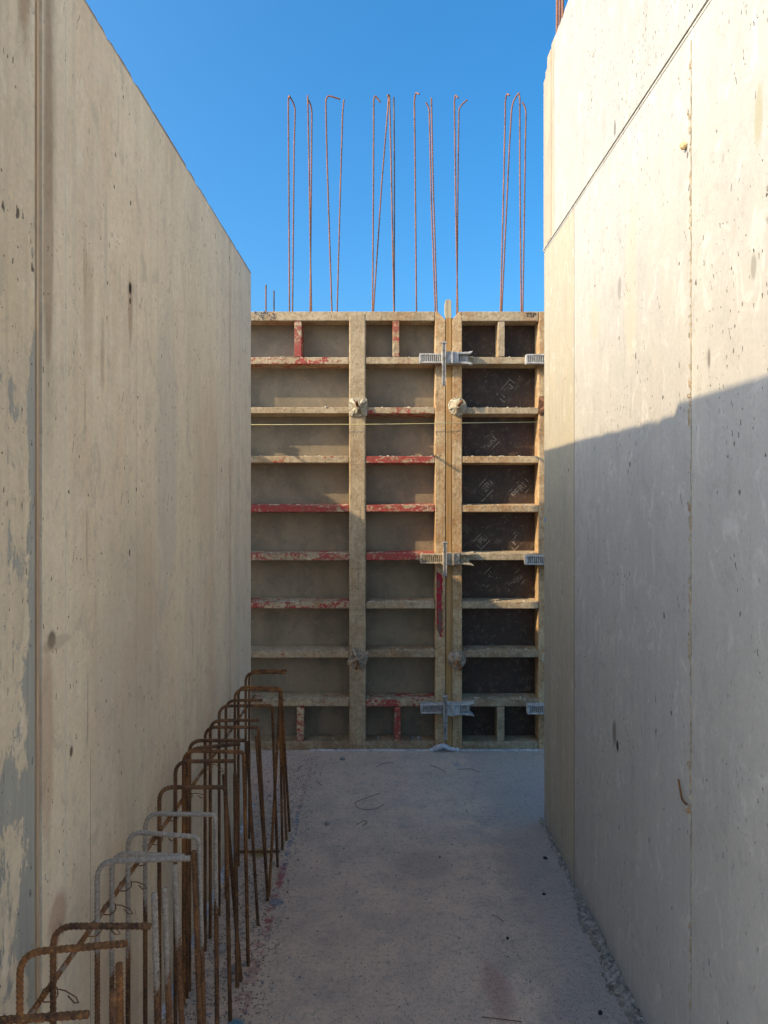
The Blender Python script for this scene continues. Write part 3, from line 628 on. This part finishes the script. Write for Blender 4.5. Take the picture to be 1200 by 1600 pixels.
# coupler clamps
def clamp_(cx, cy, mat, label, drop=44, up=22):
    u = 1 / K; r = thing('panel_clamp', (X(cx), YF, Z(cy)), label, 'clamp', 'steel clamps coupling the formwork panels')
    o = Vector(r.location)
    def bx(x0, x1, y0, y1, z0, z1): return box(bmesh.new(), o.x + x0 * u, o.x + x1 * u, o.y - y1, o.y - y0, o.z + z0 * u, o.z + z1 * u)
    bm = bx(-41, -9, .003, .012, -6.2, 6.2)
    for (a, b) in ((-7.4, -5), (5, 7.4)): box(bm, o.x - 42 * u, o.x - 8.6 * u, o.y - .05, o.y - .004, o.z + a * u, o.z + b * u)
    box(bm, o.x - 42.5 * u, o.x - 38.8 * u, o.y - .05, o.y - .005, o.z - 5 * u, o.z + 5 * u)
    obj('ribbed_jaw', bm, mat, r, bevel=.0015)
    for k in range(9):
        a = -37.4 + k * 3.25
        obj('jaw_rib', box(bmesh.new(), o.x + a * u, o.x + (a + 1.55) * u, o.y - .048, o.y - .02, o.z - 5 * u, o.z + 5 * u), mat, r, bevel=.001)
    bm = bx(-8.5, 7.5, .004, .078, -9, 9); box(bm, o.x + 7.6 * u, o.x + 18 * u, o.y - .068, o.y - .004, o.z - 8.6 * u, o.z + 8.6 * u)
    box(bm, o.x + 5.6 * u, o.x + 9.4 * u, o.y - .083, o.y - .05, o.z - 9.4 * u, o.z + 9.4 * u); obj('clamp_body', bm, mat, r, bevel=.003)
    bm = bmesh.new()
    for sgn in (-1, 1):
        pts = [(o.x + 15 * u, o.z + sgn * 8.4 * u), (o.x + 33 * u, o.z + sgn * 9.5 * u), (o.x + 40.5 * u, o.z + sgn * 11 * u), (o.x + 38 * u, o.z + sgn * 7.5 * u), (o.x + 33 * u, o.z + sgn * 6 * u), (o.x + 15 * u, o.z + sgn * 5.6 * u)]
        prism(bm, pts, o.y - .06, o.y - .006)
    box(bm, o.x + 18 * u, o.x + 34 * u, o.y - .03, o.y - .004, o.z - 5.4 * u, o.z + 5.4 * u)
    for k in range(3): box(bm, o.x + (20 + 4.6 * k) * u, o.x + (22 + 4.6 * k) * u, o.y - .04, o.y - .02, o.z - 5.3 * u, o.z + 5.3 * u)
    obj('hook_jaw', bm, mat, r, bevel=.0025)
    bm = bmesh.new()
    for (a, b, d) in ((-8, -6, .096), (-6, -4, .086), (-4, -2, .096)):
        prism(bm, [(o.x + a * u, o.z - drop * u), (o.x + b * u, o.z - drop * u), (o.x + b * u, o.z + up * u), (o.x + a * u, o.z + up * u)], o.y - d, o.y - .080)
    box(bm, o.x - 9.5 * u, o.x - .5 * u, o.y - .100, o.y - .074, o.z + (up - 1) * u, o.z + (up + 1) * u)
    obj('wedge', bm, m_wedge, r, bevel=.0012); return r
c1 = clamp_(697, 562, m_galv, 'clean grey steel clamp with long wedge across the timber strip, topmost of the three there')
clamp_(698.5, 872, m_galv_dirty, 'dirty tan steel clamp across the timber strip, middle of the three there', 26, 26)
copy_thing(c1, (X(699), YF, Z(1104)), (0, 0, 0), 'grey steel clamp in shade across the timber strip, lowest of the three there')
copy_thing(c1, (X(862), YF, Z(563)), (0, 0, 0), 'ribbed steel clamp end peeping past the right wall edge, topmost of three')
copy_thing(c1, (X(861), YF, Z(874)), (0, 0, 0), 'ribbed steel clamp end peeping past the right wall edge, middle of three')
copy_thing(c1, (X(864), YF, Z(1105)), (0, 0, 0), 'ribbed steel clamp end peeping past the right wall edge, lowest of three')

# string
me = tube([(-2.16, 4.30, 1.995), (P(601, 662, 4.3).x, 4.30, 2.003), (.95, 4.30, 2.017)], .0019, ribs=False, rf=0, n=8)
tag(rebase(obj('string_line', me, m_string, smooth=True), (0, 4.30, 2.003)), 'thin taut yellow string line stretched across the front of the formwork', 'string')

# sealing foam at the foot of the formwork
bm = bmesh.new(); px = 486
while px < 862:
    lump(bm, Vector((X(px), YF - .006 + random.uniform(-.002, .002), .003)), random.uniform(.006, .009), 1.3, 1, .8, 1, .2); px += 2.2
for _ in range(46):
    dx = random.choice((-1, 1)) * abs(random.gauss(8, 7)) - 2
    lump(bm, Vector((X(697 + dx), YF - .018 + random.uniform(-.012, .012), .006 + max(0, .03 - abs(dx + 6) * .0016))), random.uniform(.010, .017), 1, 1, .9, 2, .15)
tag(rebase(obj('foam_seal', bm, m_foam, smooth=True), (X(697), YF - .01, 0)), 'white foam squeezed out along the foot of the formwork, lumpy under the timber strip', 'foam')

# ------------------------------------------------------------------ tall bars above the formwork
ORD = ['first', 'second', 'third', 'fourth', 'fifth', 'sixth', 'seventh', 'eighth', 'ninth', 'tenth', 'eleventh', 'twelfth', 'thirteenth', 'fourteenth', 'fifteenth', 'sixteenth', 'seventeenth', 'eighteenth', 'nineteenth', 'twentieth']
YA, YC = 4.56, 4.74
# (depth, points top->bottom as (px, py, dy), feature)
SKY = [
 (YA, [(415.5, 445, 0), (415.5, 486, 0)], 'short straight rusty bar', m_rust_sky),
 (YC, [(428, 454, 0), (428, 486, 0)], 'short dark straight bar', m_rust_skyb),
 (YA, [(455.5, 165, -.09), (452, 152.5, -.02), (450.5, 156, 0), (451, 250, 0), (452.3, 485, 0)], 'tall bar with a small hook towards the viewer', m_rust_sky),
 (YC, [(453.5, 156, -.05), (458.5, 162, -.02), (461.3, 170, 0), (459.5, 230, 0), (457, 485, 0)], 'tall bar with its top bent left', m_rust_sky),
 (YA, [(480.8, 149, 0), (483, 260, 0), (486.6, 485, 0)], 'tall straight bar leaning slightly', m_rust_sky),
 (YC, [(481.5, 160, -.05), (486, 166, -.02), (487.3, 174, 0), (486, 330, 0), (484.5, 485, 0)], 'tall bar with bent top against a straight one', m_rust_sky),
 (YA, [(531.5, 155, 0), (513, 149.2, 0), (509, 156, 0), (511, 250, 0), (518.5, 485, 0)], 'tall bar with a long hook pointing right', m_rust_sky),
 (YC, [(537.5, 156, 0), (535.5, 175, 0), (532, 290, 0), (526.8, 485, 0)], 'tall straight bar leaning left beside the long hook', m_rust_sky),
 (YA, [(594.5, 160, 0), (586.5, 149, 0), (584, 155, 0), (583.5, 280, 0), (582, 485, 0)], 'tall bar with a short hook sloping right', m_rust_sky),
 (YC, [(607.5, 150, 0), (606, 170, 0), (596.5, 286, 0), (583.5, 485, 0)], 'tall bar leaning strongly to the right', m_rust_sky),
 (YA, [(605.8, 162, -.08), (606.2, 152, -.03), (608.6, 149, 0), (611, 250, 0), (615.5, 485, 0)], 'tall bar crossing the strongly leaning one', m_rust_sky),
 (YC, [(615.3, 152, 0), (616.2, 250, 0), (616, 485, 0)], 'tall straight plumb bar with dark patches', m_rust_skyb),
 (YA, [(654, 158, -.08), (649.5, 147.5, -.02), (647.5, 156, 0), (648.5, 250, 0), (650.7, 485, 0)], 'tall bar with a tight hook mid row', m_rust_sky),
 (YC, [(665.5, 160, 0), (670, 168, 0), (671, 180, 0), (674, 320, 0), (680, 485, 0)], 'tall bar with dark tip bent left', m_rust_sky),
 (YA, [(674, 153, 0), (676.3, 270, 0), (682.8, 485, 0)], 'tall straight bar against a dark tipped one', m_rust_sky),
 (YA, [(714, 164, -.08), (710.8, 151, -.02), (710, 158, 0), (712, 320, 0), (715.2, 485, 0)], 'tall bar with a tight hook near the timber', m_rust_sky),
 (YC, [(730, 156, 0), (720.5, 164.5, 0), (717, 171, 0), (715.6, 270, 0), (713.7, 485, 0)], 'tall bar with its tip bent outwards right', m_rust_sky),
 (YA, [(792.5, 160, -.08), (791.3, 149, -.02), (789.8, 156, 0), (787, 290, 0), (782, 485, 0)], 'tall bar leaning right with a tight hook', m_rust_sky),
 (YC, [(810, 146, .0), (802.5, 157, 0), (799.5, 170, 0), (796, 228, 0), (784, 485, 0)], 'tall bar with its top arching right', m_rust_sky),
 (YA, [(810.2, 145, 0), (812.2, 152, 0), (812.3, 260, 0), (814.4, 485, 0)], 'tall straight bar under the arched tip', m_rust_sky),
 (YC, [(816, 159.5, 0), (820.5, 167, 0), (821.8, 176, 0), (820.5, 250, 0), (816.8, 485, 0)], 'rightmost tall bar, top bent over to the left', m_rust_sky)]
for i, (Yd, pl, feat, mt) in enumerate(SKY):
    pts = [P(a, b, Yd) + Vector((0, d, 0)) for a, b, d in pl]
    a, b = pts[-2], pts[-1]; dz = (b.z - a.z) or -.1
    e = b + (b - a) * ((-b.z) / dz) * 1.0; e.x = b.x + max(-.15, min(.15, (b.x - a.x) * (b.z / (a.z - b.z)) * .3)); e.z = 0; e.y = Yd
    pts.append(e)
    short = i < 2
    lab = f'{feat}, {ORD[i]} from the left above the panels' if i < 20 else feat + ', above the formwork'
    o = obj('rebar', tube(pts, .0052, ribs=True, step=.004, rf=.025, n=8, amp=.08), mt, smooth=True)
    tag(rebase(o, pts[-1]), lab, 'rebar', 'tall reinforcing bars behind the formwork')
for i, (x, y, h) in enumerate([(.80, 3.268, 4.6), (.80, 3.215, 4.7), (.80, 3.165, 4.65)]):
    o = obj('rebar', tube([(x, y, 3.55), (x + .004, y + .004, h)], .006, step=.004, rf=0, n=8, amp=.08), m_rust_sky, smooth=True)
    tag(rebase(o, (x, y, 3.64)), f'upright rusty bar on top of the right wall, {["leftmost", "middle", "rightmost"][i]} of the three', 'rebar', 'bars on top of the right wall')

# ------------------------------------------------------------------ starter bars along the left wall
XI, RB = -.62, .0057
GI = 'hooked starter bars along the left wall'
n_in = 0
def fl(px, py): Y = EYE * F / (py - VY); return Vector(((px - VX) * Y / F, Y, 0))
def lbar(leg, top, tip, tipy, mt, feat, down=None, Y=None, sk=0.0):
    global n_in
    Y = Y or XI * F / (leg - VX); a = Vector((XI, Y, 0)); c = P(leg, top, Y); c.x = XI; e = P(tip, tipy, Y)
    pts = [a + Vector((sk, 0, -.03)), c, e]
    if down: 
        q = fl(*down) if down[1] > 900 else Vector((down[0], Y + down[1], 0)); pts.append(q + Vector((0, 0, -.03)))
        if tip < 500: pts[2] = e + Vector((RB, 0, 0))
    near = Y < 2.3
    o = obj('starter_bar', tube(pts, RB, rf=[.04, .014], n=12 if near else 8, step=.0016 if near else .0026, pitch=.0095 if near else .012), mt, smooth=True)
    tag(rebase(o, (XI, Y, 0)), f'{feat}, {ORD[n_in]} hooked bar from the camera', 'rebar', GI); n_in += 1
lbar(0, 1597, 138, 1585, m_rust_o, 'rusty hooked bar cut by the bottom left corner', Y=1.06)
lbar(31, 1489, 198, 1474, m_rust_o, 'rusty hooked bar with cement on its bend')
lbar(83, 1447, 235, 1447, m_rust, 'rusty hooked bar with a white splash on its bend')
lbar(152, 1346, 297, 1341, m_rust_c, 'hooked bar with grey cement coated top and brown leg')
lbar(175, 1333, 288, 1338, m_rust_g, 'cement grey hooked bar lying beside another grey top')
lbar(200, 1299, 307, 1308, m_rust_g, 'cement grey bar bent into an inverted U', down=(-.428, .0))
lbar(227, 1271, 333, 1273, m_rust_g, 'thick cement grey bar bent into an inverted U', down=(-.432, .0))
lbar(249, 1230, 349, 1230, m_rust, 'dark rusty bar bent into an inverted U', down=(360, 1592))
lbar(274, 1190, 367, 1189, m_rust, 'dark rusty hooked bar with a level top')
lbar(287, 1173, 378, 1175, m_rust_o, 'rusty inverted U bar dropping slightly to the right', down=(388, 1507))
lbar(292, 1171, 375, 1162, m_rust, 'rusty hooked bar with its top rising to the right')
lbar(296, 1157, 382, 1157, m_rust, 'dark rusty hooked bar with level tip')
lbar(320.5, 1136, 401, 1136.5, m_rust, 'dark inverted U bar with its outer leg splayed forward', down=(419, 1404))
lbar(328.5, 1126, 405, 1125, m_rust, 'dark thin looking hooked bar')
lbar(342.5, 1103, 423, 1102.5, m_rust, 'dark inverted U bar with a straight level top', down=(434, 1352))
lbar(353, 1094.5, 410, 1094, m_rust, 'dark hooked bar close behind an inverted U')
lbar(367, 1077, 436, 1078.5, m_rust_o, 'orange brown inverted U bar with slanting outer leg', down=(419.5, 1402))
lbar(372.5, 1072.5, 437, 1075.5, m_rust_o, 'orange brown inverted U bar with splayed leg', down=(453, 1297))
lbar(384, 1051, 446, 1051, m_rust_o, 'highest rusty hooked bar against the formwork')
lbar(389.5, 1047.5, 448, 1048, m_rust_o, 'rusty hooked bar farthest from the camera')
n_out = 0
def sbar(t0, t1, b0, b1, mt, feat, Yt=None):
    global n_out
    b = fl(b0, b1); Yt = Yt or b.y; a = P(t0, t1, Yt)
    near = b.y < 2.3
    o = obj('starter_bar', tube([a, b + Vector((0, 0, -.03))], RB * (1.08 if near else 1), rf=0, n=12 if near else 8, step=.0016 if near else .0026, pitch=.0095 if near else .012), mt, smooth=True)
    tag(rebase(o, b), f'{feat}, {ORD[n_out]} straight bar from the camera', 'rebar', 'straight starter bars in the outer row'); n_out += 1
sbar(177, 1549, 180, 2282, m_rust, 'short rusty straight bar, top barely in view')
sbar(186, 1506, 199, 2219, m_rust_o, 'orange brown straight bar')
sbar(241, 1396, 258, 2012, m_rust_c, 'rusty straight bar with a cement grey top')
sbar(257, 1388, 277, 1945, m_rust_c, 'thin rusty straight bar with a cement splashed top')
sbar(273, 1352, 298, 1892, m_rust_c, 'leaning straight bar with grey cement on its upper end')
sbar(303, 1330, 320, 1800, m_rust, 'dark brown leaning straight bar')
sbar(367, 1209, 371, 1542, m_rust, 'dark ribbed straight bar ending below the level hooks')
sbar(349.5, 1210, 377.5, 1532, m_rust, 'dark rusty bar leaning left at the top')
sbar(385.5, 1158, 404, 1446, m_rust, 'dark rusty bar with a cement spot on its top')
sbar(400, 1150, 419, 1398, m_rust, 'dark slanting straight bar')
sbar(437, 1088, 441.5, 1327, m_rust_o, 'thin rusty bar close to the formwork')
sbar(438, 1086, 448, 1313, m_rust_o, 'orange brown bar farthest along the row')

lb = obj('long_bar', tube([(-.634, .9, .655), (-.634, 1.6, .64), (-.636, 2.4, .61), (-.636, 3.45, .59)], .0055, rf=.3, n=10, step=.0018), rust('orange_splashed_rusty_steel', .35, None, .9, ((.12, .055, .022), (.24, .10, .035))), smooth=True)
tag(rebase(lb, (-.634, 1.6, .64)), 'long horizontal orange rusty bar tied to the hooked bars low along the left wall', 'rebar')
lb = obj('cross_bar', tube([(-.66, 3.08, .012), (-.46, 3.08, .014)], .0055, rf=0, n=8, step=.0026), m_rust, smooth=True)
tag(rebase(lb, (-.56, 3.08, 0)), 'short rusty bar lying on the floor across the foot of the hooked bars', 'rebar')
for i, leg in enumerate([83, 152, 175, 200, 227, 249, 274, 296, 328.5, 353]):
    Y = XI * F / (leg - VX); z = .645 - .028 * (Y - 1.2)
    o = Vector((XI, Y, z)); r = .0085; pts = []
    for k in range(9):
        a = k / 8 * 6.28 * 1.1; pts.append(o + Vector((-.007 + math.cos(a) * .0165, math.sin(a) * .010, math.sin(a) * .009 + .002)))
    L = random.uniform(.028, .045); d = Vector((1, random.uniform(-.5, .3), random.uniform(-.35, .15))).normalized()
    q = pts[-1]; pts += [q + d * L * .4 + Vector((0, 0, .003)), q + d * L, q + d * (L + .006) + Vector((0, 0, -.008)), q + d * (L - .004) + Vector((0, 0, -.012)), q + d * (L * .55) + Vector((0, 0, -.004))]
    w = obj('tie_wire', tube(pts, .0013, ribs=False, rf=0, n=6), m_rust_o if i % 3 else m_rustplate, smooth=True)
    tag(rebase(w, o), f'twisted rusty tie wire on the long bar, {ORD[i]} crossing from the camera', 'wire', 'tie wires on the long bar')

# ------------------------------------------------------------------ loose things on the floor
def stone(px, py, r, mt, label):
    p = fl(px, py); bm = bmesh.new(); lump(bm, p + Vector((0, 0, r * .45)), r, 1.3, .9, .7, 2, .14)
    tag(rebase(obj('stone', bm, mt), p), label, 'stone', 'loose stones on the floor')
stone(535, 1187, .014, m_stone, 'pale loose stone on the floor near the foot of the formwork')
stone(511, 1289, .012, m_stone, 'pale pebble on the floor right of the farthest bars')
stone(745, 1283, .008, m_crumb, 'tiny whitish pebble in the middle of the floor')
stone(687, 1340, .006, m_stone, 'small pebble in the middle of the floor')
stone(852, 1342, .008, m_black, 'dark scrap on the floor beside the right wall end')
stone(850, 1398, .006, m_black, 'dark scrap with a pale edge on the floor near the right wall')
stone(793, 1467, .006, m_black, 'small black pebble on the right half of the floor')
stone(938, 1584, .007, m_black, 'black scrap on the floor at the lower right by the mortar spill')
stone(345, 1487, .020, m_stone, 'brown stone on the floor between the starter bars')
stone(365, 1518, .018, m_stone, 'flat pale stone on the floor among the starter bars')
def wire(pl, label, z=.003):
    pts = [fl(a, b) + Vector((0, 0, z + random.uniform(0, .004))) for a, b in pl]
    tag(rebase(obj('wire_offcut', tube(pts, .0013, ribs=False, rf=.03, n=6), m_rustplate, smooth=True), pts[0]), label, 'wire', 'wire offcuts on the floor')
wire([(594, 1241), (565, 1250), (553, 1256), (560, 1266), (585, 1267), (601, 1258)], 'open loop of thin wire lying on the middle of the floor')
wire([(587, 1200), (600, 1194), (614, 1192)], 'short straight wire on the floor near the formwork, left one')
wire([(672, 1197), (685, 1201), (697, 1208)], 'short bent wire on the floor near the formwork')
wire([(714, 1204), (735, 1202), (750, 1208)], 'long thin wire on the floor below the right formwork panel')
wire([(557, 1290), (568, 1283), (575, 1286), (566, 1292)], 'small curled wire on the floor below the wire loop')
wire([(493, 1222), (500, 1226), (503, 1228)], 'tiny wire stub on the floor near the left chalk line')
wire([(768, 1431), (777, 1434), (787, 1442)], 'short wire on the right half of the floor')
wire([(752, 1592), (780, 1594), (815, 1599)], 'thin wire at the bottom edge of the picture')
bm = bmesh.new()
for _ in range(900):
    x = min(-.36, random.gauss(-.50, .07)); x = max(x, -.67); y = random.uniform(1.0, 4.1)
    r = min(.009, abs(random.gauss(0, .0022)) + .0012); lump(bm, Vector((x, y, r * .3)), r, 1.3, 1, .7, 1, .3)
for _ in range(900):
    x = random.uniform(-.38, .72); y = random.uniform(1.5, 4.25)
    r = min(.006, abs(random.gauss(0, .0012)) + .0009); lump(bm, Vector((x, y, r * .3)), r, 1.3, 1, .7, 1, .3)
g = obj('gravel', bm, m_stone); g['kind'] = 'stuff'; g['label'] = 'scattered small gravel and grit on the floor'; g['category'] = 'gravel'
bm = bmesh.new()
for _ in range(700):
    x = XL + abs(random.gauss(0, .008)); y = random.uniform(1.5, 3.58)
    lump(bm, Vector((x, y, .002)), random.uniform(.004, .010), 1, 1.3, .9, 1, .3)
tag(rebase(obj('mortar_fillet', bm, m_foam), (XL, 2.5, 0)), 'pale crumbly strip along the foot of the beige left wall', 'mortar')
